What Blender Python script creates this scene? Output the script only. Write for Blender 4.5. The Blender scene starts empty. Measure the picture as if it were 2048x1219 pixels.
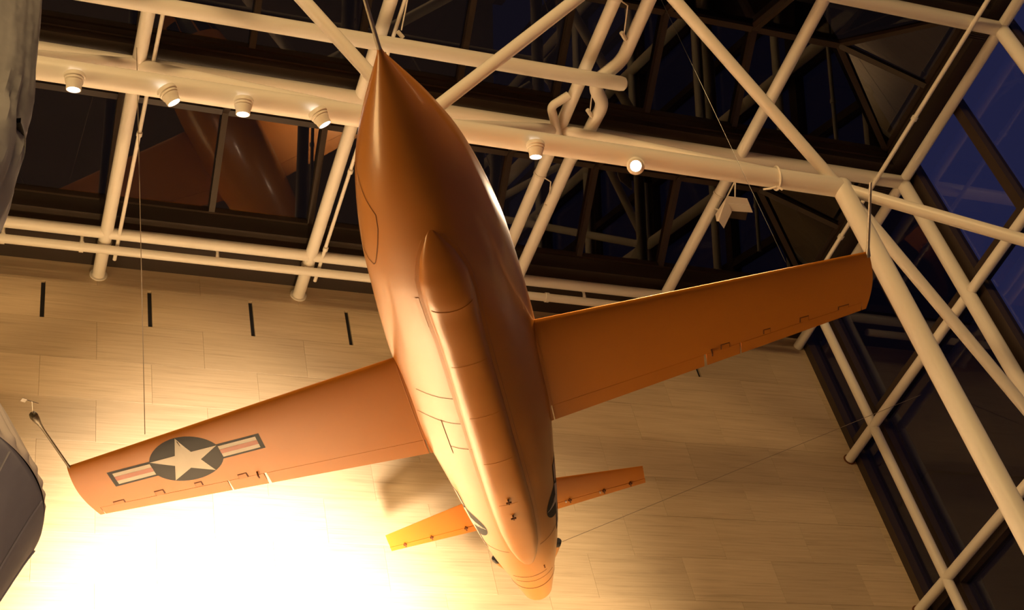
import bpy, math, random
from mathutils import Matrix, Vector
random.seed(7)
C = bpy.context.scene.collection
scene = bpy.context.scene

# ---------------------------------------------------------------- camera
CAM_R = ((0.92914596, -0.31648963, -0.19110757),      # image right
         (0.09804957, 0.70933863, -0.69801504),       # image down
         (0.3564745, 0.62981984, 0.69011079))         # view direction
FPX = 2899.217
cd = bpy.data.cameras.new('camera')
cam = bpy.data.objects.new('camera', cd)
C.objects.link(cam)
cd.sensor_width = 36.0
cd.sensor_fit = 'HORIZONTAL'
cd.lens = FPX / 2048.0 * 36.0
cd.clip_end = 500
r, d, f = CAM_R
cam.matrix_world = Matrix(((r[0], -d[0], -f[0], 0), (r[1], -d[1], -f[1], 0), (r[2], -d[2], -f[2], 0), (0, 0, 0, 1)))
scene.camera = cam

# ---------------------------------------------------------------- world, exposure
scene.view_settings.view_transform = 'Standard'
scene.view_settings.look = 'None'
scene.view_settings.gamma = 1.0
scene.view_settings.use_curve_mapping = False
scene.view_settings.exposure = 0.0
w = bpy.data.worlds.new('dusk_sky'); scene.world = w
w.use_nodes = True
nt = w.node_tree; nt.nodes.clear()
wo = nt.nodes.new('ShaderNodeOutputWorld'); bg = nt.nodes.new('ShaderNodeBackground')
bg.inputs[0].default_value = (0.027, 0.029, 0.085, 1); bg.inputs[1].default_value = 1.0
nt.links.new(bg.outputs[0], wo.inputs[0])

# ---------------------------------------------------------------- lamps
WARM = (1.0, 0.62, 0.25)
def spot(name, loc, target, power, size, blend=1.0, radius=0.15, col=WARM):
    l = bpy.data.lights.new(name, 'SPOT'); o = bpy.data.objects.new(name, l); C.objects.link(o)
    l.energy = power; l.spot_size = math.radians(size); l.spot_blend = blend; l.shadow_soft_size = radius; l.color = col
    o.location = loc
    o.rotation_euler = (Vector(target) - Vector(loc)).to_track_quat('-Z', 'Y').to_euler()
    return o
def area(name, loc, target, power, sx, sy, col=WARM):
    l = bpy.data.lights.new(name, 'AREA'); o = bpy.data.objects.new(name, l); C.objects.link(o)
    l.shape = 'RECTANGLE'; l.size = sx; l.size_y = sy; l.energy = power; l.color = col
    o.location = loc
    o.rotation_euler = (Vector(target) - Vector(loc)).to_track_quat('-Z', 'Y').to_euler()
    return o
# spotlights on the hall floor aimed up at the marble wall and the tail of the plane
spot('wall_grazing_spotlight', (3.0, 11.6, -0.5), (3.3, 15.4, 10.9), 4500, 44, 1.0, 0.2)
spot('wall_spotlight', (2.6, 7.5, 0.0), (3.5, 15.4, 8.6), 145000, 32, 1.0, 0.7, (1.0, 0.78, 0.54))
spot('tail_spotlight', (7.6, 7.5, 0.0), (7.6, 15.2, 9.3), 22000, 24, 1.0, 0.8, (1.0, 0.70, 0.38))
# hall lighting: lamps from above, plus two unseen fills added for flank and fabric
area('flank_fill_light', (-5.5, 12.5, 7.5), (4.0, 9.0, 11.5), 420, 3.0, 3.0)  # unseen fill added to brighten the plane's left flank, no actual fixture
spot('fabric_fill_light', (3.0, -2.0, 0.5), (-0.2, 6.4, 5.3), 1300, 30, 1.0, 0.3, (1.0, 0.62, 0.38))  # unseen fill added only to brighten the lower grey fabric
spot('wing_ceiling_spotlight', (9.3, 6.2, 16.0), (6.8, 9.0, 9.8), 22000, 23, 1.0, 0.2)
area('hall_ceiling_wash', (-2.0, -6.0, 15.5), (7.0, 9.0, 12.0), 2300, 5.0, 3.0)

# ---------------------------------------------------------------- materials
def mat(name, col, rough=0.6, metal=0.0, spec=0.5, noise=None, bump=None, coat=0.0, emit=None):
    m = bpy.data.materials.new(name); m.use_nodes = True
    nt = m.node_tree; b = nt.nodes['Principled BSDF']
    b.inputs['Base Color'].default_value = (*col, 1); b.inputs['Roughness'].default_value = rough
    b.inputs['Metallic'].default_value = metal; b.inputs['Specular IOR Level'].default_value = spec
    b.inputs['Coat Weight'].default_value = coat; b.inputs['Coat Roughness'].default_value = 0.17
    if noise:
        sc, amt = noise
        tc = nt.nodes.new('ShaderNodeTexCoord'); n = nt.nodes.new('ShaderNodeTexNoise'); n.inputs['Scale'].default_value = sc
        n.inputs['Detail'].default_value = 5
        mx = nt.nodes.new('ShaderNodeMix'); mx.data_type = 'RGBA'
        nt.links.new(tc.outputs['Object'], n.inputs['Vector'])
        mx.inputs[6].default_value = (*[c * (1 - amt) for c in col], 1)
        mx.inputs[7].default_value = (*[min(1, c * (1 + amt)) for c in col], 1)
        nt.links.new(n.outputs[0], mx.inputs[0]); nt.links.new(mx.outputs[2], b.inputs['Base Color'])
    if bump:
        sc, st = bump
        tc = nt.nodes.new('ShaderNodeTexCoord'); n = nt.nodes.new('ShaderNodeTexNoise'); n.inputs['Scale'].default_value = sc
        bp = nt.nodes.new('ShaderNodeBump'); bp.inputs['Strength'].default_value = st; bp.inputs['Distance'].default_value = 0.05
        nt.links.new(tc.outputs['Object'], n.inputs['Vector']); nt.links.new(n.outputs[0], bp.inputs['Height'])
        nt.links.new(bp.outputs[0], b.inputs['Normal'])
    if emit:
        b.inputs['Emission Color'].default_value = (*emit[0], 1); b.inputs['Emission Strength'].default_value = emit[1]
    return m

def marble():
    m = bpy.data.materials.new('pink_marble'); m.use_nodes = True
    nt = m.node_tree; b = nt.nodes['Principled BSDF']; L = nt.links.new
    g = nt.nodes.new('ShaderNodeNewGeometry'); oi = nt.nodes.new('ShaderNodeObjectInfo')
    off = nt.nodes.new('ShaderNodeVectorMath'); off.operation = 'SCALE'; off.inputs[0].default_value = (37, 0, 91)
    L(oi.outputs['Random'], off.inputs['Scale'])
    add = nt.nodes.new('ShaderNodeVectorMath'); add.operation = 'ADD'; L(g.outputs['Position'], add.inputs[0]); L(off.outputs[0], add.inputs[1])
    mp = nt.nodes.new('ShaderNodeMapping'); mp.inputs['Scale'].default_value = (0.55, 1, 7.0); L(add.outputs[0], mp.inputs[0])
    n1 = nt.nodes.new('ShaderNodeTexNoise'); n1.inputs['Scale'].default_value = 1.6; n1.inputs['Detail'].default_value = 8; n1.inputs['Roughness'].default_value = 0.62
    n1.inputs['Distortion'].default_value = 0.5
    L(mp.outputs[0], n1.inputs[0])
    mp2 = nt.nodes.new('ShaderNodeMapping'); mp2.inputs['Scale'].default_value = (0.8, 1, 26.0); L(add.outputs[0], mp2.inputs[0])
    n2 = nt.nodes.new('ShaderNodeTexNoise'); n2.inputs['Scale'].default_value = 1.3; n2.inputs['Detail'].default_value = 6; L(mp2.outputs[0], n2.inputs[0])
    av = nt.nodes.new('ShaderNodeMath'); av.operation = 'ADD'; L(n1.outputs[0], av.inputs[0]); L(n2.outputs[0], av.inputs[1])
    rp = nt.nodes.new('ShaderNodeValToRGB'); e = rp.color_ramp.elements
    hv = nt.nodes.new('ShaderNodeMath'); hv.operation = 'MULTIPLY'; hv.inputs[1].default_value = 0.5; L(av.outputs[0], hv.inputs[0])
    e[0].position = 0.30; e[0].color = (0.40, 0.31, 0.21, 1); e[1].position = 0.66; e[1].color = (0.60, 0.485, 0.34, 1)
    k = rp.color_ramp.elements.new(0.47); k.color = (0.53, 0.42, 0.29, 1)
    L(hv.outputs[0], rp.inputs[0])
    mr = nt.nodes.new('ShaderNodeMapRange'); mr.inputs[3].default_value = 0.93; mr.inputs[4].default_value = 1.07; L(oi.outputs['Random'], mr.inputs[0])
    mul = nt.nodes.new('ShaderNodeVectorMath'); mul.operation = 'SCALE'; L(rp.outputs[0], mul.inputs[0]); L(mr.outputs[0], mul.inputs['Scale'])
    L(mul.outputs[0], b.inputs['Base Color'])
    b.inputs['Roughness'].default_value = 0.5; b.inputs['Specular IOR Level'].default_value = 0.3
    return m

def glass(name, tint, ior=1.5):
    m = bpy.data.materials.new(name); m.use_nodes = True
    nt = m.node_tree; nt.nodes.clear(); L = nt.links.new
    o = nt.nodes.new('ShaderNodeOutputMaterial'); mx = nt.nodes.new('ShaderNodeMixShader')
    t = nt.nodes.new('ShaderNodeBsdfTransparent'); t.inputs[0].default_value = (*tint, 1)
    g = nt.nodes.new('ShaderNodeBsdfGlossy'); g.inputs['Roughness'].default_value = 0.01; g.inputs[0].default_value = (1, 1, 1, 1)
    fr = nt.nodes.new('ShaderNodeFresnel'); ge = nt.nodes.new('ShaderNodeNewGeometry')
    mr = nt.nodes.new('ShaderNodeMapRange'); mr.inputs[3].default_value = ior; mr.inputs[4].default_value = 1/ior    # same reflectance on both faces of the sheet
    L(ge.outputs['Backfacing'], mr.inputs[0]); L(mr.outputs[0], fr.inputs[0])
    L(fr.outputs[0], mx.inputs[0]); L(t.outputs[0], mx.inputs[1]); L(g.outputs[0], mx.inputs[2]); L(mx.outputs[0], o.inputs[0])
    return m

M = dict(
    marble=marble(),
    slot=mat('slot_dark', (0.008, 0.008, 0.012), 0.9),
    joint=mat('joint_mortar', (0.30, 0.23, 0.16), 0.9),
    bronze=mat('dark_bronze', (0.035, 0.022, 0.016), 0.5, 0.0, 0.5, noise=(3, 0.15)),
    soffit=mat('dark_soffit', (0.032, 0.021, 0.016), 0.8, noise=(4, 0.15)),
    roofglass=glass('tinted_roof_glass', (0.38, 0.30, 0.19), 1.66),
    wallglass=glass('tinted_wall_glass', (0.72, 0.72, 0.78), 1.5),
    paint=mat('white_pipe_paint', (0.80, 0.77, 0.72), 0.42, 0.0, 0.5, noise=(2, 0.03)),
    paint2=mat('dull_pipe_paint', (0.72, 0.68, 0.62), 0.6, 0.0, 0.3, noise=(6, 0.06)),
    lampbody=mat('cream_lamp_enamel', (0.78, 0.74, 0.68), 0.5),
    lens=mat('lamp_lens', (1, 1, 1), 0.3, emit=((1.0, 0.90, 0.86), 14.0)),
    orange=mat('orange_paint', (0.50, 0.178, 0.012), 0.40, 0.0, 0.5, noise=(1.2, 0.05), bump=(2.2, 0.05), coat=0.65),
    wingpaint=mat('orange_wing_paint', (0.46, 0.155, 0.009), 0.5, 0.0, 0.3, noise=(1.2, 0.06), bump=(2.2, 0.03), coat=0.1),
    orange2=mat('orange_control_surface', (0.45, 0.152, 0.009), 0.5, 0.0, 0.3, noise=(2, 0.05), coat=0.1),
    seam=mat('seam_shadow_brown', (0.14, 0.045, 0.01), 0.8),
    black=mat('black_rubber', (0.012, 0.012, 0.014), 0.35),
    steel=mat('dull_steel', (0.42, 0.38, 0.33), 0.4, 0.7),
    boom=mat('boom_dark_metal', (0.11, 0.09, 0.06), 0.4, 0.5),
    navy=mat('insignia_blue', (0.028, 0.032, 0.040), 0.6, spec=0.2),
    white=mat('insignia_white', (0.62, 0.58, 0.52), 0.5),
    red=mat('insignia_red', (0.34, 0.07, 0.03), 0.5),
    cable=mat('cable_strand', (0.26, 0.21, 0.16), 0.6),
    fabric=mat('grey_fabric', (0.28, 0.285, 0.32), 0.85, 0.0, 0.2, noise=(2.5, 0.12), bump=(5, 0.35)),
    fabric2=mat('pale_fabric', (0.52, 0.48, 0.46), 0.7, 0.0, 0.3, noise=(2.5, 0.1)),
    floor=mat('hall_floor', (0.17, 0.14, 0.12), 0.7, noise=(1, 0.1)),
    sidewall=mat('brown_stone', (0.20, 0.15, 0.11), 0.9, noise=(0.8, 0.15)),
    stone=mat('outside_stone', (0.05, 0.04, 0.035), 0.9, noise=(0.6, 0.2)),
)

# ---------------------------------------------------------------- mesh helpers
class MB:
    def __init__(s): s.v = []; s.f = []; s.m = []
    def add(s, vs, fs, mi=0):
        b = len(s.v); s.v += [tuple(x) for x in vs]
        for q in fs: s.f.append([b + i for i in q]); s.m.append(mi)
    def box(s, a, b, mi=0):
        x0, y0, z0 = a; x1, y1, z1 = b
        s.add([(x0,y0,z0),(x1,y0,z0),(x1,y1,z0),(x0,y1,z0),(x0,y0,z1),(x1,y0,z1),(x1,y1,z1),(x0,y1,z1)],
              [(0,3,2,1),(4,5,6,7),(0,1,5,4),(1,2,6,5),(2,3,7,6),(3,0,4,7)], mi)
    def tube(s, pts, rad, n=16, cap=True, mi=0):
        pts = [Vector(p) for p in pts]
        rr = rad if isinstance(rad, (list, tuple)) else [rad] * len(pts)
        ring = []; up = None
        for i, p in enumerate(pts):
            a = pts[max(i-1, 0)]; b = pts[min(i+1, len(pts)-1)]
            t = (b - a).normalized()
            if up is None:
                up = Vector((0,0,1)) if abs(t.z) < 0.9 else Vector((1,0,0))
            u = (up - t * up.dot(t)).normalized(); v = t.cross(u); up = u
            k = 1.0
            if 0 < i < len(pts)-1:
                c = (p-a).normalized().dot((b-p).normalized()); k = 1/max(0.5, math.sqrt((1+c)/2)) if c < 0.999 else 1
            ring.append([p + (u*math.cos(2*math.pi*j/n) + v*math.sin(2*math.pi*j/n)) * rr[i] for j in range(n)])
        vs = [q for R_ in ring for q in R_]; fs = []
        for i in range(len(pts)-1):
            for j in range(n):
                fs.append((i*n+j, i*n+(j+1) % n, (i+1)*n+(j+1) % n, (i+1)*n+j))
        if cap:
            fs.append(tuple(range(n))[::-1]); fs.append(tuple((len(pts)-1)*n + j for j in range(n)))
        s.add(vs, fs, mi)
        return s
    def bar(s, p, q, wx, wz, up=(0,0,1), mi=0):
        p = Vector(p); q = Vector(q); t = (q-p).normalized(); up = Vector(up)
        u = t.cross(up).normalized(); v = u.cross(t)
        vs = []
        for c in (p, q):
            for a, b in ((-1,-1),(1,-1),(1,1),(-1,1)): vs.append(c + u*a*wx/2 + v*b*wz/2)
        s.add(vs, [(0,3,2,1),(4,5,6,7),(0,1,5,4),(1,2,6,5),(2,3,7,6),(3,0,4,7)], mi)
        return s
    def grid(s, rows, closed=False, mi=0, flip=False):
        n = len(rows[0]); vs = [q for R_ in rows for q in R_]; fs = []
        for i in range(len(rows)-1):
            for j in range(n if closed else n-1):
                q = (i*n+j, i*n+(j+1) % n, (i+1)*n+(j+1) % n, (i+1)*n+j)
                fs.append(q[::-1] if flip else q)
        s.add(vs, fs, mi)
        return s
    def build(s, name, mats, parent=None, smooth=False, inv=None, fixn=False):
        me = bpy.data.meshes.new(name)
        vs = s.v if inv is None else [inv @ Vector(q) for q in s.v]
        me.from_pydata([tuple(q) for q in vs], [], s.f)
        for m_ in (mats if isinstance(mats, (list, tuple)) else [mats]): me.materials.append(m_)
        me.polygons.foreach_set('material_index', s.m)
        if fixn:
            import bmesh
            bm = bmesh.new(); bm.from_mesh(me); bmesh.ops.remove_doubles(bm, verts=bm.verts, dist=1e-5)
            bmesh.ops.recalc_face_normals(bm, faces=bm.faces); bm.to_mesh(me); bm.free()
        if smooth:
            me.polygons.foreach_set('use_smooth', [True]*len(me.polygons))
            me.set_sharp_from_angle(angle=math.radians(38))
        o = bpy.data.objects.new(name, me); C.objects.link(o)
        if parent: o.parent = parent
        return o

def tag(o, label=None, cat=None, group=None, kind=None):
    if label: o['label'] = label
    if cat: o['category'] = cat
    if group: o['group'] = group
    if kind: o['kind'] = kind
    return o
def empty(name, loc=(0,0,0), label=None, cat=None, group=None, kind=None):
    o = bpy.data.objects.new(name, None); C.objects.link(o); o.location = loc; o.empty_display_size = 0.3
    return tag(o, label, cat, group, kind)
def inv(o): return Matrix.Translation(-Vector(o.location))
def tubeobj(name, pts, rad, m, parent, n=16):
    return MB().tube(pts, rad, n).build(name, m, parent, smooth=True, inv=inv(parent) if parent else None)

# ---------------------------------------------------------------- dimensions of the hall
YW = 15.4                        # marble wall
ZP = 16.566                      # level of the roof pipe grid
NX = [1.95 + 3.066*k for k in range(-3, 5)]       # grid lines, last one 14.21
NY = [14.54 - 3.03*k for k in range(0, 5)]        # 14.54 11.51 8.48 5.45 2.42
XG = 14.45                       # glazed wall
FL = -1.65

# ---------------------------------------------------------------- floor
b = MB(); b.box((-16, -14, FL-0.3), (XG, YW+0.3, FL)); tag(b.build('floor', M['floor']), 'dark stone floor of the hall', 'floor', kind='structure')

for nm, a_, c_, lb in (('wall_left', (-16.3, -14, FL), (-16, YW, 16.86), 'plain stone wall closing the left side of the hall'),
                       ('wall_front', (-16, -14.3, FL), (XG, -14, 16.86), 'plain stone wall behind the viewer'),
                       ('wall_right', (XG, -14, FL), (XG+0.3, -1.4, 16.86), 'plain stone wall continuing the glazed side')):
    b = MB(); b.box(a_, c_); tag(b.build(nm, M['sidewall']), lb, 'wall', kind='structure')

# ---------------------------------------------------------------- marble wall: every panel its own piece
wall = empty('wall_back', (0, YW, 0), 'wall of horizontally grained pink marble panels with dark vertical slots near its top', 'wall', kind='structure')
PW, PH, X0, Z0 = 1.5335, 0.7645, 1.167, 16.335
XE = 14.33
bb = MB(); bb.box((-16, YW+0.05, FL), (XE, YW+0.45, 16.85)); bb.build('backing', M['joint'], wall, inv=inv(wall))
bb = MB(); bb.box((-16, YW, FL), (XE, YW+0.049, Z0-PH*13-0.004)); bb.build('lower_wall', M['marble'], wall, inv=inv(wall))
bb = MB(); bb.box((-16, YW, Z0-PH*13), (X0-PW*4-0.003, YW+0.049, 16.84)); bb.build('plain_wall', M['marble'], wall, inv=inv(wall))
def panel(x0, x1, z0, z1):
    x0 = max(x0, X0-PW*4); x1 = min(x1, XE)
    if x1 - x0 < 0.05: return
    p = MB(); e = 0.0011; c = 0.0022; dy = random.uniform(-0.001, 0.001)
    a0, a1, b0, b1 = x0+e, x1-e, z0+e, z1-e
    y = YW + dy
    vs = [(a0,YW+0.05,b0),(a1,YW+0.05,b0),(a1,YW+0.05,b1),(a0,YW+0.05,b1),(a0,y+c,b0),(a1,y+c,b0),(a1,y+c,b1),(a0,y+c,b1),
          (a0+c,y,b0+c),(a1-c,y,b0+c),(a1-c,y,b1-c),(a0+c,y,b1-c)]
    fs = [(11,10,9,8)[::-1]]
    for i in range(4):
        j = (i+1) % 4
        fs += [(i,j,4+j,4+i), (4+i,4+j,8+j,8+i)]
    p.add(vs, fs); p.build('marble_panel', M['marble'], wall, inv=inv(wall))
SW = 0.030
slotx = []
for k in range(-1, 13):
    zt = 16.84 if k == -1 else Z0 - PH*k
    zb = Z0 if k == -1 else Z0 - PH*(k+1)
    off = 0.5*PW if k % 2 else 0.0
    for i in range(-5, 11):
        xa = X0 + PW*i + off; xb = xa + PW
        if k == 0:
            xa += SW if i <= 7 else 0; xb -= SW if i+1 <= 7 else 0
        panel(xa, xb, zb, zt)
for i in range(-3, 8):
    x = X0 + PW*i
    s_ = MB(); s_.box((x-SW, YW+0.042, Z0-PH+0.01), (x+SW, YW+0.049, Z0-0.01)); s_.build('vent_slot', M['slot'], wall, inv=inv(wall))

# ---------------------------------------------------------------- ceiling: bronze beams and soffits
ceil = empty('ceiling', (0, 8, 16.7), 'dark bronze roof beams and soffits between the skylights', 'ceiling', kind='structure')
XL = -9.0; XR = 14.045
HB = 0.165
EZ = 16.86
GZ = 17.13      # level where the glass slopes start, on a low curb
b = MB(); b.box((XL, NY[0]-HB, EZ-0.08), (XG+0.05, YW+0.45, EZ+0.35)); b.build('soffit', M['soffit'], ceil, inv=inv(ceil))
b = MB(); b.box((XR, -4.0, EZ-0.08), (XG+0.05, NY[0]-HB, EZ+0.35)); b.build('soffit', M['soffit'], ceil, inv=inv(ceil))
for y in NY[1:]:
    b = MB(); b.box((XL, y-HB, EZ-0.08), (XR, y+HB, GZ)); b.box((XL, y-HB-0.03, EZ+0.05), (XR, y-HB, EZ+0.10)); b.box((XL, y+HB, EZ+0.05), (XR, y+HB+0.03, EZ+0.10))
    b.build('beam', M['bronze'], ceil, inv=inv(ceil))
b = MB(); b.box((XL-7.0, -14, EZ), (XL, YW+0.4, EZ+0.3)); b.box((XL, -14, EZ), (XG, NY[4]-HB, EZ+0.3)); b.build('roof_slab', M['soffit'], ceil, inv=inv(ceil))

# ---------------------------------------------------------------- skylights: hipped glass ridges
RZ = 17.92
def pane(poly, th, name, m, parent):
    a, b_, c_ = (Vector(q) for q in poly[:3]); n = (b_-a).cross(c_-a).normalized() * th
    vs = [Vector(q) for q in poly] + [Vector(q)+n for q in poly]; k = len(poly)
    fs = [tuple(range(k))[::-1], tuple(range(k, 2*k))] + [(i, (i+1) % k, k+(i+1) % k, k+i) for i in range(k)]
    p = MB(); p.add(vs, fs); return p.build(name, m, parent, inv=inv(parent))
for si in range(4):
    yf = NY[si]-HB; yn = NY[si+1]+HB; ym = (yf+yn)/2
    rows = ('farthest skylight, next to the marble wall', 'second skylight from the marble wall', 'third skylight from the marble wall', 'nearest skylight, fourth from the marble wall')
    sk = empty('window_%d' % (si+1), (2, ym, EZ), 'hipped glass ridge skylight with bronze bars, ' + rows[si], 'skylight', kind='structure')
    xa = 12.70
    bars = [X0+0.78+PW*k for k in range(-6, 8)]
    bars = [x for x in bars if x < xa-0.3]
    iv = inv(sk)
    MB().bar((XL, ym, RZ), (xa, ym, RZ), 0.10, 0.12).build('ridge_bar', M['bronze'], sk, inv=iv)
    for ye, nm in ((yf, 0), (yn, 1)):
        MB().bar((XL, ye, GZ+0.02), (XR, ye, GZ+0.02), 0.07, 0.12).build('eave_bar', M['bronze'], sk, inv=iv)
        for x in bars:
            MB().bar((x, ye, GZ+0.02), (x, ym, RZ), 0.09, 0.14).build('glazing_bar', M['bronze'], sk, inv=iv)
        MB().bar((XR, ye, GZ+0.02), (xa, ym, RZ), 0.09, 0.10).build('hip_bar', M['bronze'], sk, inv=iv)
        xs = [XL] + bars
        for i, x in enumerate(xs):
            if i+1 < len(xs):
                pl = [(x, ye, GZ+0.04), (xs[i+1], ye, GZ+0.04), (xs[i+1], ym, RZ+0.05), (x, ym, RZ+0.05)]
            else:
                pl = [(x, ye, GZ+0.04), (XR, ye, GZ+0.04), (xa, ym, RZ+0.05), (x, ym, RZ+0.05)]
            if ye == yf: pl = pl[::-1]
            pane(pl, 0.012, 'pane', M['roofglass'], sk)
    MB().bar((XR, yn, GZ+0.02), (XR, yf, GZ+0.02), 0.07, 0.12).build('eave_bar', M['bronze'], sk, inv=iv)
    MB().bar((XR, ym, GZ+0.02), (xa, ym, RZ), 0.09, 0.10).build('glazing_bar', M['bronze'], sk, inv=iv)
    pane([(XR, yn, GZ+0.04), (XR, ym, GZ+0.04), (xa, ym, RZ+0.05)], 0.012, 'pane', M['roofglass'], sk)
    pane([(XR, ym, GZ+0.04), (XR, yf, GZ+0.04), (xa, ym, RZ+0.05)], 0.012, 'pane', M['roofglass'], sk)

# ---------------------------------------------------------------- glazed right wall
gw = empty('window_5', (XG, 8, 8), 'tall glazed side wall of tinted panes in dark bronze mullions', 'window', kind='structure')
ivg = inv(gw)
ymul = [YW-0.02] + [NY[0]-1.515*k for k in range(0, 10)]
zmul = [FL, 1.75, 4.80, 7.85, 10.90, 13.95+0.22, 16.78]
for i, y in enumerate(ymul):
    wd = 0.34 if i in (2+0, 3) and i == 3 else 0.16
    if i == 3: y -= 0.06
    MB().bar((XG, y, FL), (XG, y, 16.9), wd, 0.20, up=(1,0,0)).build('mullion', M['bronze'], gw, inv=ivg)
for z in zmul[1:-1]:
    MB().bar((XG, -2, z), (XG, YW-0.05, z), 0.19, 0.24).build('transom', M['bronze'], gw, inv=ivg)
MB().box((XG-0.05, 0, 0), (XG, 1, 1))
for i in range(len(ymul)-1):
    for j in range(len(zmul)-1):
        y0, y1, z0, z1 = ymul[i+1], ymul[i], zmul[j], zmul[j+1]
        p = MB(); p.box((XG+0.02, y0+0.02, z0+0.02), (XG+0.032, y1-0.02, z1-0.02)); p.build('pane', M['wallglass'], gw, inv=ivg)
# dark edge post where the glass meets the marble
b = MB(); b.box((XE, YW-0.14, FL), (XG+0.1, YW+0.45, 16.86)); b.build('edge_post', M['bronze'], gw, inv=ivg)

b = MB(); b.box((16.0, 15.65, FL), (20.0, 44.0, 31.0))
for k in range(7): b.box((15.95, 15.6, 2+4.0*k), (20.04, 44.1, 2.3+4.0*k))
tag(b.build('stone_building', M['stone']), 'dark unlit stone building standing outside beyond the glazed wall', 'building')

# ---------------------------------------------------------------- tubular roof frame
fr = empty('roof_frame', (5, 10, ZP), 'white painted steel pipe roof frame with a triangular truss, cross pipes and bent down columns', 'roof frame')
P = M['paint']
def ft(name, pts, rad, n=20, m=P): return tubeobj(name, pts, rad, m, fr, n)
ZB = 14.04; YB = 10.0; XC = 11.18
yA, yB_ = NY[1], NY[2]
ft('bottom_chord', [(-7.2, YB, ZB), (XC, YB, ZB)], 0.137, 28)
ft('column', [(XC, YB, ZB), (XC, YB+0.06, FL)], 0.137, 28)
e_ = MB()
import bmesh
def ball(c, rad, name, parent, m):
    b = MB(); n = 14; rows = []
    for i in range(9):
        t = math.pi*i/8
        rows.append([(c[0]+rad*math.sin(t)*math.cos(2*math.pi*j/n), c[1]+rad*math.sin(t)*math.sin(2*math.pi*j/n), c[2]+rad*math.cos(t)) for j in range(n)])
    b.grid(rows, True); return b.build(name, m, parent, smooth=True, inv=inv(parent), fixn=True)
ball((XC, YB, ZB), 0.15, 'elbow', fr, P)
for y in (yA, yB_):
    ft('top_chord', [(-7.2, y, ZP), (14.21, y, ZP)], 0.112, 24)
    ft('leg', [(14.21, y, ZP), (14.21, y, FL)], 0.112, 24)
    ball((14.21, y, ZP), 0.125, 'elbow', fr, P)
    ft('leg_brace', [(XC, YB, ZB), (14.21, y, 10.9)], 0.085)
    ft('leg_brace', [(XC, YB+0.03, 7.9), (14.21, y, 10.9)], 0.085)
    for xb in (-1.116, 5.016, 11.148):
        for xt in (xb-3.066, xb+3.066):
            if abs(xt-14.21) < 0.1: continue
            ft('diagonal_brace', [(xb, YB, ZB), (xt, y, ZP)], 0.085)
for i, x in enumerate(NX[1:]):
    ft('cross_pipe', [(x, -2.0, ZP), (x, YW-0.002, ZP)], 0.094 if x < 14 else 0.085)
    if x < 14:
        c = MB(); c.tube([(x, YW-0.02, ZP), (x, YW, ZP)], 0.13, 18); c.build('wall_flange', P, fr, smooth=True, inv=inv(fr))
    ft('collar', [(x, NY[0]+0.16, ZP), (x, NY[0]+0.20, ZP)], 0.102)
for y in (NY[0], NY[3], NY[4]):
    ft('cross_chord', [(-7.2, y, ZP), (14.21, y, ZP)], 0.088 if y > 10 else 0.11)
# pipes in front of the glazed wall
ft('glazing_post', [(14.21, NY[0], ZP), (14.21, NY[0], FL)], 0.080)
for z in (13.92, 10.9, 7.85, 4.8):
    ft('glazing_rail', [(14.21, -2.0, z), (14.21, YW-0.002, z)], 0.080)
    c = MB(); c.tube([(14.21, YW-0.015, z), (14.21, YW, z)], 0.105, 18); c.build('wall_flange', M['seam'], fr, smooth=True, inv=inv(fr))
for y in (NY[3], NY[4]):
    ft('leg', [(14.21, y, ZP), (14.21, y, FL)], 0.112)
for y in (yA, yB_):
    b = MB()
    for k in range(3): b.bar((13.66, y+0.16+0.035*k, ZP-0.02), (14.05, y+0.16+0.035*k, ZP-0.02), 0.012, 0.02)
    b.build('cable_tray', M['bronze'], fr, inv=inv(fr))

# ---------------------------------------------------------------- capped pipe, jogged pipe and hook pipe under the roof
cp = empty('capped_pipe', (4, 10.31, 16.2), 'long white pipe with a rounded closed end crossing above the plane nose', 'pipe')
pts = [(-7.2, 10.31, 16.2), (8.50, 10.31, 16.2), (8.57, 10.31, 16.2), (8.60, 10.31, 16.2)]
MB().tube(pts, [0.108, 0.108, 0.095, 0.06], 22).build('pipe', P, cp, smooth=True, inv=inv(cp))
tubeobj('hanger_wire', [(5.13, 9.45, 16.50), (5.18, 9.62, 16.42), (5.20, 10.12, 16.30)], 0.010, M['paint2'], cp, 6)
MB().tube([(5.02, 9.40, ZP), (5.02, 9.46, ZP)], 0.104, 18).build('pipe_clamp', M['paint2'], cp, smooth=True, inv=inv(cp))
MB().tube([(5.16, 10.16, 16.32), (5.25, 10.22, 16.28)], 0.03, 8).build('wire_clip', M['paint2'], cp, smooth=True, inv=inv(cp))

jp = empty('jogged_pipe', (8.5, 10.5, 16.5), 'white pipe with elbows jogging around the capped pipe end', 'pipe')
def bend(pts, rr=0.10, n=5):
    pts = [Vector(p) for p in pts]; out = [pts[0]]
    for i in range(1, len(pts)-1):
        a, p, c = pts[i-1], pts[i], pts[i+1]
        d1 = (a-p).normalized(); d2 = (c-p).normalized(); k = min(rr, (a-p).length*0.45, (c-p).length*0.45)
        s, e = p+d1*k, p+d2*k
        for j in range(n+1):
            t = j/n; out.append(s*(1-t)**2 + p*2*t*(1-t) + e*t*t)
    return out + [pts[-1]]
MB().tube(bend([(8.55, -2.0, 16.52), (8.55, 10.12, 16.52), (8.28, 10.46, 16.44), (8.30, 10.62, 16.44), (8.55, 10.90, 16.5), (8.50, 11.62, 16.5), (8.22, 11.72, 16.44)], 0.14), 0.098, 20).build('pipe', P, jp, smooth=True, inv=inv(jp))
MB().tube([(8.49, 11.5, 16.5), (8.42, 12.0, 16.5), (8.41, 14.40, 16.5)], 0.095, 20).build('pipe', P, jp, smooth=True, inv=inv(jp))
x3 = NX[5]
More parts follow.
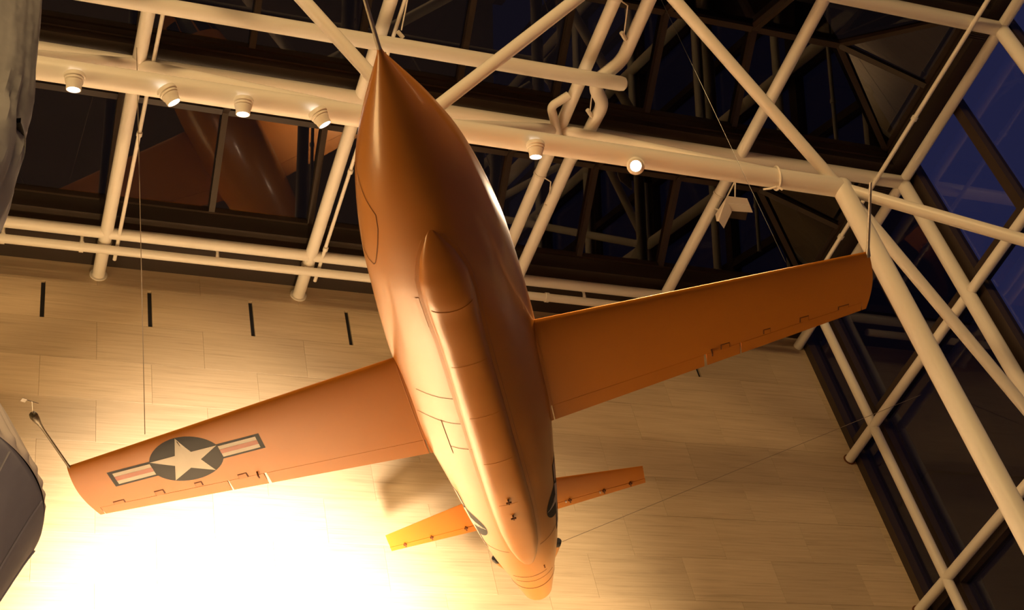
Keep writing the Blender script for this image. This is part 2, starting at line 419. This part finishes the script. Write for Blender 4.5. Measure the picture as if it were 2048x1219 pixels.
for ya in (9.15, 10.52, 12.35):
    MB().tube([(x3, ya, ZP), (x3, ya+0.04, ZP)], 0.103, 18).build('pipe_clamp', M['paint2'], jp, smooth=True, inv=inv(jp))
    tubeobj('hanger_wire', [(x3+0.06, ya+0.02, ZP-0.09), (x3+0.16, ya+0.05, ZP-0.12), (x3+0.30, ya+0.52, 16.47)], 0.010, M['paint2'], jp, 6)
    MB().tube([(x3+0.25, ya+0.50, 16.47), (x3+0.36, ya+0.60, 16.47)], 0.032, 8).build('wire_clip', M['paint2'], jp, smooth=True, inv=inv(jp))
hp = tag(MB().tube(bend([(7.98, 10.86, 16.52), (7.74, 11.03, 16.42), (8.06, 11.56, 16.40), (8.16, 11.75, 16.44)], 0.08), 0.065, 16).build('hook_pipe', P, None, smooth=True), 'short hooked white pipe stub behind the bottom chord of the truss', 'pipe')

# ---------------------------------------------------------------- sprinkler pipe along the wall
spk = empty('sprinkler_pipe', (4, 14.72, 16.4), 'slim white sprinkler pipe with couplings running beside the marble wall', 'pipe')
tubeobj('pipe', [(-7, 14.72, 16.4), (13.7, 14.72, 16.4)], 0.068, P, spk, 18)
for x in (0.53, 1.62, 6.72, 9.0):
    tubeobj('coupling', [(x-0.03, 14.72, 16.4), (x+0.03, 14.72, 16.4)], 0.082, P, spk, 16)
for x in (0.53, 1.62, 3.60, 9.68):
    MB().tube([(x, 14.69, 16.45), (x, 14.66, 16.53), (x, 14.66, 16.60)], [0.03, 0.022, 0.028], 10).build('sprinkler_head', P, spk, smooth=True, inv=inv(spk))
# conduits
def conduit(pts, rad, label, joints=()):
    c = empty('conduit', pts[0], label, 'conduit')
    tubeobj('tube', pts, rad, P, c, 12)
    for j in joints: tubeobj('coupling', [(j[0], j[1]-0.03, j[2]), (j[0], j[1]+0.03, j[2])], rad*1.45, P, c, 12)
conduit([(2.13, 8.0, 16.51), (2.13, 15.0, 16.51)], 0.028, 'thin white conduit beside the leftmost roof cross pipe', [(2.13, 12.6, 16.49)])
conduit([(5.185, 8.0, 16.51), (5.185, 15.0, 16.51)], 0.028, 'thin white conduit beside the cross pipe left of the orange plane', [(5.185, 12.75, 16.49), (5.185, 14.3, 16.49)])
conduit([(13.62, -1.0, 16.45), (13.62, 13.6, 16.45)], 0.036, 'thin white conduit along the roof edge near the glazed wall', [(13.62, 10.2, 16.45), (13.62, 12.7, 16.45)])

# ---------------------------------------------------------------- spotlights under the truss chord
def spotlight(x, aim, label, power=160, y=9.93):
    s = empty('spotlight', (x, y, ZB-0.13), label, 'spotlight', 'spotlights under the truss chord')
    q = Vector(aim).to_track_quat('-Z', 'Y').to_matrix().to_4x4()
    T = Matrix.Translation(Vector((0, 0, -0.10))) @ q
    prof = [(0.055, 0.09), (0.105, 0.085), (0.118, 0.06), (0.118, 0.035), (0.098, 0.028), (0.108, 0.02), (0.108, 0.0), (0.092, -0.008), (0.100, -0.016), (0.098, -0.035), (0.086, -0.06), (0.082, -0.118), (0.072, -0.118), (0.070, -0.085)]
    b = MB(); n = 22
    b.grid([[T @ Vector((rr*math.cos(2*math.pi*j/n), rr*math.sin(2*math.pi*j/n), z)) for j in range(n)] for rr, z in prof], True)
    b.build('housing', M['lampbody'], s, smooth=True, fixn=True)
    b = MB(); b.grid([[T @ Vector((rr*math.cos(2*math.pi*j/n), rr*math.sin(2*math.pi*j/n), z)) for j in range(n)] for rr, z in ((0.071, -0.112), (0.05, -0.116), (0.02, -0.118), (0.001, -0.118))], True)
    b.build('lens', M['lens'], s, smooth=True)
    b = MB(); b.tube([(0, 0.05, 0.04), (0, 0.02, -0.04)], 0.03, 10); b.build('yoke', M['lampbody'], s, smooth=True)
    wp = Vector(s.location) + T @ Vector((0, 0, -0.16))
    spot('spotlight_beam', wp, wp + Vector(aim), power, 70, 0.9, 0.06, (1.0, 0.72, 0.45))
spotlight(0.98, (0, 0.55, -1), 'leftmost ceiling spotlight, pointing straight down beside the grey fabric')
spotlight(2.02, (0.62, 0.42, -0.9), 'second ceiling spotlight from the left, tilted to the right')
spotlight(2.87, (0, 0.55, -1), 'third ceiling spotlight from the left, pointing straight down')
spotlight(3.78, (0.62, 0.42, -0.9), 'fourth ceiling spotlight, tilted, just left of the orange nose')
spotlight(6.54, (0, 0.55, -1), 'ceiling spotlight right of the orange nose, pointing straight down')
spotlight(7.95, (-0.42, -0.52, -0.74), 'glaring ceiling spotlight aimed at the viewer, rightmost of the row', 450, y=9.97)

# ---------------------------------------------------------------- loop round the chord, hanging box
lx = 10.14
b = MB(); n = 24
b.tube([(lx+0.035*math.sin(t), YB+0.155*math.sin(t), ZB+0.155*math.cos(t)) for t in [2*math.pi*k/n for k in range(n+1)]], 0.016, 8)
b.tube([(lx-0.05, YB+0.02, ZB-0.165), (lx-0.13, YB+0.06, ZB-0.175), (lx-0.2, YB+0.11, ZB-0.14)], 0.014, 8)
b.tube([(lx-0.03, YB+0.02, ZB-0.15), (lx+0.04, YB+0.03, ZB-0.20)], 0.016, 8)
tag(b.build('cable_loop', P, None, smooth=True), 'loop of white cable tied round the truss chord near the corner column', 'cable')

hb = empty('hanging_box', (11.2, 12.2, 16.0), 'open white folded metal box lamp hanging beside a roof cross pipe', 'lamp')
def plate(a, b_, c_, d_, th, name, m=P):
    a, b_, c_, d_ = (Vector(q) for q in (a, b_, c_, d_)); n = (b_-a).cross(c_-a).normalized()*th
    q = MB(); vs = [a, b_, c_, d_, a+n, b_+n, c_+n, d_+n]
    q.add(vs, [(0,3,2,1),(4,5,6,7),(0,1,5,4),(1,2,6,5),(2,3,7,6),(3,0,4,7)]); return q.build(name, m, hb, inv=inv(hb))
# corner ridge, lid and end plate of the box
A_ = (10.98, 11.95, 16.1); B_ = (11.34, 11.94, 16.1); D_ = (11.20, 12.24, 16.1); E_ = (11.58, 12.21, 16.1); F_ = (10.95, 12.33, 16.1); G_ = (11.22, 12.58, 16.1)
def lerp(p, q, t): return tuple(p[i]*(1-t)+q[i]*t for i in range(3))
A0 = lerp(A_, D_, 0.42); B0 = lerp(B_, E_, 0.42)
plate(A_, B_, B0, A0, 0.015, 'top_flap', M['lampbody'])
up_ = Vector((0, 0, 0.0))
plate(tuple(Vector(A0)+Vector((0,0,-0.008))), tuple(Vector(B0)+Vector((0.0,0,-0.008))), tuple(Vector(E_)+Vector((0,0.0,0.03))), tuple(Vector(D_)+Vector((0,0,0.03))), 0.015, 'front_flap', M['lampbody'])
S1 = (11.04, 12.42, 16.06)
q = MB(); pp = [Vector(A_), Vector(D_), Vector(G_), Vector(S1), Vector((11.015, 12.44, 16.08)), Vector(F_)]
vs = pp + [p_ + Vector((0.01, 0.0, 0.02)) for p_ in pp]; k = 6
q.add(vs, [tuple(range(k))[::-1], tuple(range(k, 2*k))] + [(i, (i+1) % k, k+(i+1) % k, k+i) for i in range(k)])
q.build('end_plate', M['lampbody'], hb, inv=inv(hb))
plate((11.05, 12.1, 16.22), (11.5, 12.1, 16.22), (11.6, 12.45, 16.22), (11.15, 12.45, 16.22), 0.015, 'back_plate', M['bronze'])
tubeobj('hanger_cable', [(11.0, 11.98, 16.12), (11.10, 11.80, 16.28), (11.16, 11.66, ZP-0.09)], 0.012, M['paint2'], hb, 6)
tubeobj('hanger_cable', [(11.14, 11.97, 16.12), (11.10, 11.74, 16.30), (11.05, 11.62, ZP-0.1)], 0.012, M['paint2'], hb, 6)
for ya in (11.66, 12.24):
    MB().tube([(NX[6], ya, ZP), (NX[6], ya+0.04, ZP)], 0.105, 18).build('pipe_clamp', M['paint2'], hb, smooth=True, inv=inv(hb))
tubeobj('hanger_arm', [(NX[6]-0.02, 12.28, ZP-0.10), (11.0, 12.33, 16.25), (11.0, 12.25, 16.12)], 0.016, M['paint2'], hb, 6)

# ---------------------------------------------------------------- the orange rocket plane
BR = Matrix(((-0.47789189, 0.87799985, -0.02712221, 3.02051571), (-0.87736565, -0.47860282, -0.0341887, 6.34205715), (-0.04299844, 0.00745759, 0.99904731, 9.88132679), (0, 0, 0, 1)))
pl = empty('rocket_plane', label='orange straight-winged rocket plane hanging nose towards the viewer, star insignia under one wing', cat='aircraft')
pl.matrix_world = BR
OR = M['orange']
def L3(x, y, z): return (-x, y, z)          # x measured aft of the nose
PX = [0, .03, .085, .25, .42, .6, .8, 1.08, 1.35, 1.9, 2.4, 3.0, 3.6, 4.5, 5.5, 6.2, 6.97, 7.7, 8.0, 8.3, 8.63, 8.95]
PR = [.021, .026, .048, .125, .205, .287, .366, .465, .535, .635, .69, .712, .712, .702, .662, .60, .525, .43, .375, .315, .255, .19]
def pch(x):
    if x <= PX[0]: return PR[0]
    if x >= PX[-1]: return PR[-1]
    i = max(k for k in range(len(PX)) if PX[k] <= x); i = min(i, len(PX)-2)
    def sl(k):
        if k == 0 or k == len(PX)-1: 
            k2 = min(max(k, 0), len(PX)-2); return (PR[k2+1]-PR[k2])/(PX[k2+1]-PX[k2])
        a = (PR[k]-PR[k-1])/(PX[k]-PX[k-1]); b = (PR[k+1]-PR[k])/(PX[k+1]-PX[k])
        return 0 if a*b <= 0 else 2*a*b/(a+b)
    h = PX[i+1]-PX[i]; t = (x-PX[i])/h
    return (2*t**3-3*t*t+1)*PR[i] + (t**3-2*t*t+t)*h*sl(i) + (-2*t**3+3*t*t)*PR[i+1] + (t**3-t*t)*h*sl(i+1)
ZW = -0.235
def sstep(a, b, x):
    t = min(1, max(0, (x-a)/(b-a))); return t*t*(3-2*t)
def frad(x, th):           # th: angle from straight down, + to the left side
    r0 = pch(x); z = -r0*math.cos(th)
    p = 0.055 * sstep(2.3, 3.5, x) * (1 - sstep(4.6, 5.9, x))
    return r0 + p * math.exp(-((z-ZW)/0.17)**2) * abs(math.sin(th))**2
def fpt(x, th, off=0.0):
    rr = frad(x, th) + off; return L3(x, rr*math.sin(th), -rr*math.cos(th))
b = MB(); n = 112
xs = [0, .015, .03, .055, .085, .13, .18, .25] + [.25+.07*k for k in range(1, 25)] + [1.93+.1*k for k in range(0, 62)] + [8.1+.085*k for k in range(0, 10)] + [8.93, 8.95]
xs = sorted(set(round(x, 4) for x in xs if x <= 8.95))
b.grid([[fpt(x, 2*math.pi*j/n) for j in range(n)] for x in xs], True)
b.grid([[L3(x, rr*math.sin(2*math.pi*j/n), -rr*math.cos(2*math.pi*j/n)) for j in range(n)] for x, rr in ((8.95, .19), (8.965, .183), (8.968, .17), (8.95, .165), (8.80, .15), (8.80, .001))], True)
b.grid([[L3(0, rr*math.sin(2*math.pi*j/n), -rr*math.cos(2*math.pi*j/n)) for j in range(n)] for rr in (.001, .021)], True)
b.build('fuselage', OR, pl, smooth=True, fixn=True)
for y, z in ((.075, .075), (-.075, .075), (.075, -.075), (-.075, -.075)):
    b = MB(); m = 16
    b.grid([[L3(x, y+rr*math.cos(2*math.pi*j/m), z+rr*math.sin(2*math.pi*j/m)) for j in range(m)] for x, rr in ((8.80, .025), (8.86, .035), (8.98, .062), (8.98, .056), (8.87, .03))], True)
    b.build('engine_nozzle', M['steel'], pl, smooth=True)

# belly fairing
FX = [1.58, 1.70, 1.87, 2.13, 2.4, 2.6, 3.0, 3.6, 4.2, 5.0, 5.6, 6.2, 6.7, 7.1, 7.4, 7.58, 7.66]
FWD = [.012, .085, .165, .235, .25, .245, .232, .232, .235, .238, .240, .240, .222, .185, .125, .065, .012]
FH = [0, .024, .058, .088, .095, .078, .076, .076, .076, .076, .076, .075, .070, .064, .050, .024, 0]
def interp(x, X_, Y_):
    if x <= X_[0]: return Y_[0]
    for i in range(len(X_)-1):
        if x <= X_[i+1]:
            t = (x-X_[i])/(X_[i+1]-X_[i]); return Y_[i]*(1-t)+Y_[i+1]*t
    return Y_[-1]
def fairing_pt(x, u, off=0.0):
    wd = interp(x, FX, FWD); h = interp(x, FX, FH)
    rr = pch(x); a = u*wd
    k = max(0.0, 1-abs(u)**6)**1.25
    return fpt(x, a/rr, -0.004 + h*k + off)
b = MB()
fx = [1.58+.05*k for k in range(0, 122)]; fx = [x for x in fx if x < 7.66] + [7.66]
us = [-1, -.97, -.93, -.88, -.82, -.75, -.66, -.55, -.4, -.2, 0, .2, .4, .55, .66, .75, .82, .88, .93, .97, 1]
b.grid([[fairing_pt(x, u) for u in us] for x in fx])
b.build('belly_fairing', OR, pl, smooth=True, fixn=True)
# skirt flange round the fairing
for sgn in (-1, 1):
    b = MB()
    b.grid([[fpt(x, sgn*(interp(x, FX, FWD)+e)/pch(x), o) for e, o in ((-.01, .004), (.028, .005), (.034, -.002))] for x in fx if 1.66 < x < 7.2], flip=sgn < 0)
    b.build('fairing_flange', OR, pl, smooth=True)

def strip(path, wdt, name='panel_seam', m=None, off=0.0025, fn=None):
    b = MB(); pts = [Vector(q) for q in path]; rows = []
    for i, q in enumerate(pts):
        t = (pts[min(i+1, len(pts)-1)] - pts[max(i-1, 0)]).normalized()
        nrm = Vector((0, q.y, q.z)).normalized() if fn is None else Vector(fn)
        s = t.cross(nrm).normalized() * wdt/2
        rows.append([q - s, q - s*0.5 + nrm*off*0.6, q + s*0.5 + nrm*off*0.6, q + s])
    b.grid(rows); return b.build(name, m or M['seam'], pl)
def rng(a, b_, n): return [a+(b_-a)*k/(n-1) for k in range(n)]
D2 = math.radians
strip([fpt(8.47, D2(a), .003) for a in rng(-100, 100, 40)], .014)
strip([fpt(7.24, D2(a), .003) for a in rng(-95, -22, 16)], .006)
strip([fpt(7.24, D2(a), .003) for a in rng(22, 95, 16)], .006)
strip([fairing_pt(2.5 - .09*abs(u)**2, u, .003) for u in rng(-.72, .72, 18)], .012, m=M['orange2'])
for x, a0, a1 in ((3.89, -55, -20), (4.33, -63, -20), (4.80, -39, -17.5), (8.05, -40, 30), (8.22, -40, 50)):
    strip([fpt(x, D2(a), .003) for a in rng(a0, a1, 14)], .007)
strip([fpt(x, D2(-39), .003) for x in rng(4.31, 4.94, 8)], .009)
for x, u0, u1 in ((3.3, -.7, .7), (4.15, -.6, .6), (5.0, -.6, .6), (5.9, -.5, .3)):
    strip([fairing_pt(x, u, .002) for u in rng(u0, u1, 12)], .004, m=M['orange2'])
# raised edge plates along the fairing
for p0, p1 in ((2.36, 2.76),):
    b = MB(); b.grid([[fpt(x, -(interp(x, FX, FWD)+e)/pch(x), o) for e, o in ((.03, 0), (.032, .006), (.07, .006), (.072, 0))] for x in rng(p0, p1, 9)]); b.build('edge_plate', OR, pl, smooth=True)
# entry hatch outline on the right hand side of the nose
hp_ = []
for x, a in ((1.20, -78), (1.37, -61.6), (1.47, -50), (1.62, -49.5), (1.8, -52.5), (1.985, -57), (2.08, -60), (2.12, -63), (2.12, -71), (2.06, -85), (1.95, -100), (1.5, -108), (1.2, -100), (1.13, -88)): hp_.append((x, a))
b = MB(); path = [fpt(x, D2(a), .003) for x, a in hp_ + hp_[:1]]
dense = []
for i in range(len(hp_)):
    (x0, a0), (x1, a1) = hp_[i], hp_[(i+1) % len(hp_)]
    for k in range(6): dense.append(fpt(x0+(x1-x0)*k/6, D2(a0+(a1-a0)*k/6), .003))
strip(dense + dense[:1], .009, 'hatch_outline')
# small belly fittings
for x in (5.82, 6.2):
    b = MB(); q = Vector(fairing_pt(x, -.06, 0))
    b.box((q.x-.035, q.y-.008, q.z-.03), (q.x+.035, q.y+.008, q.z+.01)); b.box((q.x-.008, q.y-.03, q.z-.035), (q.x+.008, q.y+.03, q.z-.02)); b.build('belly_fitting', M['seam'], pl)
b = MB(); q = Vector(fpt(7.9, D2(25), 0)); b.box((q.x-.03, q.y-.008, q.z-.015), (q.x+.03, q.y+.008, q.z+.01)); b.build('belly_fitting', M['seam'], pl)
# nose probe
b = MB(); b.tube([L3(.02, 0, 0), L3(-.10, 0, 0), L3(-.55, 0, 0), L3(-1.1, 0, 0)], [.021, .019, .017, .016], 14); b.build('nose_probe', M['steel'], pl, smooth=True)
# windscreen panes flush with the top of the nose
for a0, a1 in ((150, 178), (182, 210), (120, 148), (212, 240)):
    b = MB(); b.grid([[fpt(x, D2(a), .004) for a in rng(a0, a1, 8)] for x in rng(.95+.25*abs((a0+a1)/2-180)/60, 1.55, 8)]); b.build('windscreen_pane', M['black'], pl, smooth=True)
# vent stubs at the tail
for s in (-1, 1):
    b = MB(); b.tube([L3(8.085, s*.385, 0.0), L3(8.20, s*.352, 0), L3(8.36, s*.300, 0)], [.042, .036, .02], 14); v = b.build('tail_vent', OR, pl, smooth=True)
    b = MB(); b.tube([L3(8.00, s*.408, 0), L3(8.015, s*.404, 0), L3(8.09, s*.384, 0)], [.036, .046, .044], 16); b.build('vent_mouth', M['black'], v, smooth=True)

# star insignia shapes in a local frame (u forward, v spanwise), unit = disc radius
def star_pts(R_, r_, n=5, a0=math.pi/2):
    return [((R_ if k % 2 == 0 else r_)*math.cos(a0+k*math.pi/n), (R_ if k % 2 == 0 else r_)*math.sin(a0+k*math.pi/n)) for k in range(2*n)]
def insignia(place, R_, name, parent, bars=True):
    """place(u, v, level) -> local point; u runs spanwise, v towards the nose"""
    b = MB()
    def disc(R0, R1, lev, mi, n=48):
        for i in range(6):
            ra, rb = R0+(R1-R0)*i/6, R0+(R1-R0)*(i+1)/6
            b.grid([[place(rr*math.cos(2*math.pi*j/n), rr*math.sin(2*math.pi*j/n), lev) for j in range(n)] for rr in (max(ra, 1e-4), rb)], True, mi)
    disc(0, R_, .0010, 0)
    sp = star_pts(R_*.985, R_*.385)
    for i in range(10):
        p, q = sp[i], sp[(i+1) % 10]
        rows = [[place(p[0]*t*(1-s)+q[0]*t*s, p[1]*t*(1-s)+q[1]*t*s, .0030) for s in (0, .34, .67, 1)] for t in (.001, .33, .66, 1)]
        b.grid(rows, False, 1)
    if bars:
        k = R_/.37
        for s in (-1, 1):
            def rect(u0, u1, v0, v1, lev, mi):
                b.grid([[place(s*(u0+(u1-u0)*i/6), v0+(v1-v0)*j/3, lev) for j in range(4)] for i in range(7)], False, mi)
            rect(.33*k, .79*k, -.135*k, .128*k, .0008, 0)
            rect(.355*k, .745*k, -.103*k, .092*k, .0020, 1)
            rect(.355*k, .745*k, -.040*k, .032*k, .0030, 2)
    return b.build(name, [M['navy'], M['white'], M['red']], parent, fixn=False)

# wings
def xle(y): return 3.482 + .0922*abs(y)
def xte(y): return 5.339 - .1336*abs(y)
def thick(t):    # half thickness fraction along the chord
    return 5*(.2969*math.sqrt(max(t, 0))-.1260*t-.3516*t*t+.2843*t**3-.1036*t**4)
def wsurf(x, y, side, zc=ZW, tc=.085, le=xle, te=xte):
    c = te(y)-le(y); t = min(1, max(0, (x-le(y))/c)); return zc + side*thick(t)*tc*c
def xh(y): return 5.017 - .0915*abs(y)          # control surface hinge line
YT = 4.19
def tipx(x): 
    t = (x-xle(YT))/(xte(YT)-xle(YT)); return .045*math.sin(math.pi*min(1, max(0, t)))
def wing_panel(y0, y1, s, fa, fb, name, parent, mat_, nx=26, ny=14, tipped=False, le=xle, te=xte, zc=ZW, tc=.085):
    """closed panel between chordwise limits fa(y), fb(y) and spans y0..y1"""
    rows = []
    for i in range(ny+1):
        y = y0+(y1-y0)*i/ny
        a, e = fa(y), fb(y)
        lo = []; hi = []
        for k in range(nx+1):
            t = (1-math.cos(math.pi*k/nx))/2
            x = a+(e-a)*t
            yy = y + (tipx(x)*(i/ny)**6 if tipped else 0)
            lo.append(L3(x, s*yy, wsurf(x, y, -1, zc, tc, le, te))); hi.append(L3(x, s*yy, wsurf(x, y, 1, zc, tc, le, te)))
        rows.append(lo + hi[::-1])
    b = MB(); b.grid(rows, True)
    k = len(rows[0])
    for rw in (rows[0], rows[-1]):
        h = k//2; b.grid([rw[:h], rw[h:][::-1]])
    return b.build(name, mat_, parent, smooth=True, fixn=True)
G = .0028
for s, side in ((1, 'left'), (-1, 'right')):
    wg = wing_panel(.45, YT, s, xle, lambda y: xh(y)-G, 'wing', pl, M['wingpaint'], tipped=True, ny=40)
    wing_panel(.45, .692, s, lambda y: xh(y)-G-.001, xte, 'wing_root', pl, M['wingpaint'], ny=4)
    wing_panel(4.142, YT, s, lambda y: xh(y)-G-.001, xte, 'wing_tip', wg, M['wingpaint'], tipped=True, ny=4)
    wing_panel(.705, 2.395, s, lambda y: xh(y)+G, xte, 'flap', wg, M['orange2'], nx=10)
    wing_panel(2.425, 2.795, s, lambda y: xh(y)+G, xte, 'aileron', wg, M['orange2'], nx=10, ny=4)
    wing_panel(2.81, 4.135, s, lambda y: xh(y)+G, xte, 'aileron', wg, M['orange2'], nx=10)
    for ya, yb_, xa, xb in ((3.87, 3.99, 4.595, 4.65), (3.45, 3.55, 4.60, 4.68), (3.05, 3.13, 4.635, 4.71), (2.58, 2.68, 4.69, 4.775)):
        b = MB(); z = wsurf(xa, (ya+yb_)/2, -1)
        b.box((-xb, min(s*ya, s*yb_), z-.0015), (-xa, max(s*ya, s*yb_), z+.02)); b.build('hinge_pocket', M['orange2'] if 0 else M['seam'], wg)
        b = MB(); b.box((-xb-.004, min(s*(ya+.012), s*(yb_-.004)), z-.004), (-xa-.012, max(s*(ya+.012), s*(yb_-.004)), z+.0)); b.build('hinge_cover', M['orange2'], wg)
    # seam between wing and fuselage fillet
    b = MB()
    b.grid([[L3(x, s*(.715+e), wsurf(x, .715, -1)-o) for e, o in ((-.006, .001), (-.004, .004), (.004, .004), (.006, .001))] for x in rng(3.56, 5.2, 24)]); b.build('root_seam', M['orange2'], wg)
    b = MB(); q = Vector(L3(4.76, s*2.48, wsurf(4.76, 2.48, -1))); b.tube([q+Vector((.03, 0, 0)), q+Vector((-.01, 0, -.03)), q+Vector((-.06, 0, -.02))], .009, 8); b.build('hinge_rod', M['seam'], wg, smooth=True)
    # instrument boom at the wing tip
    if s > 0:
        b = MB(); b.tube([L3(3.93, 4.185, ZW), L3(3.80, 4.185, ZW), L3(2.86, 4.185, ZW)], [.030, .017, .014], 12); b.build('wing_boom', M['steel'], wg, smooth=True)
    else:
        b = MB(); b.tube([L3(3.95, -4.172, ZW), L3(3.85, -4.172, ZW), L3(3.22, -4.17, ZW), L3(3.13, -4.17, ZW), L3(3.06, -4.17, ZW), L3(3.0, -4.17, ZW), L3(2.97, -4.17, ZW), L3(2.955, -4.17, ZW)], [.022, .014, .014, .022, .036, .042, .034, .012], 14); b.build('wing_boom', M['boom'], wg, smooth=True)
        b = MB(); b.tube([L3(2.96, -4.166, ZW), L3(2.79, -4.10, ZW)], .0045, 8); b.tube([L3(2.735, -4.155, ZW), L3(2.845, -4.058, ZW)], .0045, 8)
        b.bar(L3(2.715, -4.172, ZW-.012), L3(2.752, -4.140, ZW-.012), .05, .006); b.build('wind_vane', M['steel'], wg, smooth=True)
        insignia(lambda u, v, lev: L3(4.205-v, -3.065+u, wsurf(4.205-v, -3.065+u, -1)-lev), .372, 'star_insignia', wg)
        wg['label'] = 'right wing with the star insignia'
# tailplane and fin
tle = lambda y: 7.718+.225*abs(y)
tte = lambda y: 8.58-.052*abs(y)
teh = lambda y: 8.405-.012*abs(y)
ZT = .80
for s in (1, -1):
    tp = wing_panel(.0, 1.70, s, tle, lambda y: teh(y)-.005, 'tailplane', pl, M['wingpaint'], nx=18, ny=10, le=tle, te=tte, zc=ZT, tc=.07)
    wing_panel(.10, 1.705, s, lambda y: teh(y)+.005, tte, 'elevator', tp, M['orange2'], nx=8, le=tle, te=tte, zc=ZT, tc=.07)
    for y in (.695, 1.152, 1.506):
        z = wsurf(teh(y)-.02, y, -1, ZT, .07, tle, tte)
        b = MB(); b.bar(L3(8.36, s*y, z-.006), L3(8.45, s*y, z-.002), .018, .03); b.bar(L3(8.395, s*(y-.022), z-.012), L3(8.395, s*(y+.022), z-.012), .012, .02); b.build('elevator_hinge', M['seam'], tp)
        if s > 0 and y < 1.4:
            b = MB(); b.tube([L3(8.40, s*(y-.065), z-.012), L3(8.40, s*(y-.045), z-.012)], .016, 10); b.build('hinge_cap', M['white'], tp, smooth=True)
b = MB()
def finsec(z): 
    t = (z-.3)/1.35; return (6.75+1.05*t, 8.42+.10*t)
for (fa, fb, nm, mt) in ((0, .72, 'fin', OR), (.73, 1.0, 'rudder', M['orange2'])):
    b = MB(); rows = []
    for i in range(11):
        z = .30+1.35*i/10; a, e = finsec(z); c = e-a; lo = []; hi = []
        for k in range(15):
            t = fa+(fb-fa)*(1-math.cos(math.pi*k/14))/2; h = thick(t)*.08*c
            lo.append(L3(a+c*t, h, z)); hi.append(L3(a+c*t, -h, z))
        rows.append(lo+hi[::-1])
    b.grid(rows, True); b.grid([rows[-1][:15], rows[-1][15:][::-1]]); b.grid([rows[0][:15], rows[0][15:][::-1]])
    b.build(nm, mt, pl, smooth=True, fixn=True)
# insignia on both sides of the rear fuselage
for s in (1, -1):
    def side(u, v, lev, s=s):
        x = 6.70 + s*u*-1; a = math.radians(74) - v/.56
        return fpt(x, s*a if s > 0 else -a, lev+.001)
    insignia(side, .33, 'star_insignia', pl, bars=True)

# ---------------------------------------------------------------- cables
def cable(p, q, rad, label, sag=0.0, m='cable'):
    p = Vector(p); q = Vector(q)
    pts = [p.lerp(q, t) + Vector((0, 0, -sag*4*t*(1-t))) for t in rng(0, 1, 9)]
    tag(MB().tube(pts, rad, 6).build('cable', M[m], None, smooth=True), label, 'cable')
cable((1.882, 11.1985, 9.80), (1.882, 11.1985, EZ-0.08), .0045, 'thin vertical suspension cable rising from the wing with the star insignia')
cable((7.72, 8.016, 9.85), (7.72, 8.016, EZ-0.08), .0025, 'thin vertical suspension cable rising from the plain wing on the right', m='slot')  # same kind of cable, darkened in colour to look unlit under the wing spotlight
cable((7.27, 13.19, 10.23), (14.12, 13.22, 13.41), .0040, 'thin stay cable stretched from the plane tail to the glazed wall')

# ---------------------------------------------------------------- grey fabric body at the left edge
AX, AY = -0.4238, 6.7914
env = empty('fabric_envelope', (AX, AY, 4.3), 'large grey fabric envelope with tied folds hanging at the left edge', 'envelope')
UP = [(6.55, .48), (6.77, .471), (7.32, .54), (7.75, .641), (7.955, .695), (8.115, .72), (8.30, .742), (8.417, .750), (8.50, .742), (8.541, .738), (8.60, .748), (8.674, .763), (8.80, .785), (8.94, .801), (9.37, .802), (9.70, .812), (10.4, .81), (11.3, .813), (12.4, .80)]
LO = [(3.6, .20), (3.9, .40), (4.349, .60), (4.656, .735), (4.87, .83), (5.091, .93), (5.19, .98), (5.215, 1.000), (5.26, .99), (5.372, .93), (5.541, .86), (5.713, .79), (5.869, .72), (6.266, .56), (6.56, .48)]
def lathe(prof, zs, name, m, fold=None, n=120):
    b = MB(); rows = []
    X_ = [q[0] for q in prof]; Y_ = [q[1] for q in prof]
    for z in zs:
        rr = interp(z, X_, Y_); rows.append([])
        for j in range(n):
            a = 2*math.pi*j/n; k = rr + (fold(z, a) if fold else 0)
            rows[-1].append((AX+k*math.cos(a), AY+k*math.sin(a), z))
    b.grid(rows, True); return b.build(name, m, env, smooth=True, inv=inv(env), fixn=True)
def fold_up(z, a): 
    g = math.exp(-((z-8.5)/.35)**2)
    return .016*math.sin(13*a+1.1*z)*(.35+math.sin(1.7*z+a)**2) + .016*g*math.sin(31*a+7*z) + .012*math.sin(7*a-1.6*z+math.sin(2*z)) + .006*math.sin(41*a+3*math.sin(1.3*z))
lathe(UP, [6.56+.07*k for k in range(0, 84)], 'upper_cover', M['fabric'], fold_up)
b = MB()
for a0 in (-2,):
    b.grid([[(AX+(.752+o)*math.cos(math.radians(a)), AY+(.752+o)*math.sin(math.radians(a)), z+.05*math.sin(math.radians(a*3))) for o, z in ((-.02, 8.50), (.022, 8.505), (.022, 8.555), (-.02, 8.56))] for a in rng(-22, 12, 16)])
b.build('tie_strap', M['black'], env, smooth=True, inv=inv(env))
lathe(LO, [3.6+.05*k for k in range(0, 60)], 'lower_cover', M['fabric'], lambda z, a: .006*math.sin(7*a+1.5*z))
def ruff(z, a):
    t = sstep(5.24, 5.32, z)*(1-sstep(5.80, 5.90, z)); return t*(.022+.016*math.sin(54*a+2*math.sin(5*a)))
lathe(LO, [5.24+.02*k for k in range(0, 34)], 'ruffle', M['fabric2'], lambda z, a: .004+ruff(z, a), n=360)
for a in (-40, -14, 12, 38):
    a = math.radians(a)
    X_ = [q[0] for q in LO]; Y_ = [q[1] for q in LO]
    tubeobj('seam_cord', [(AX+(interp(z, X_, Y_)+.006)*math.cos(a), AY+(interp(z, X_, Y_)+.006)*math.sin(a), z) for z in rng(3.7, 5.2, 24)], .006, M['fabric'], env, 6)
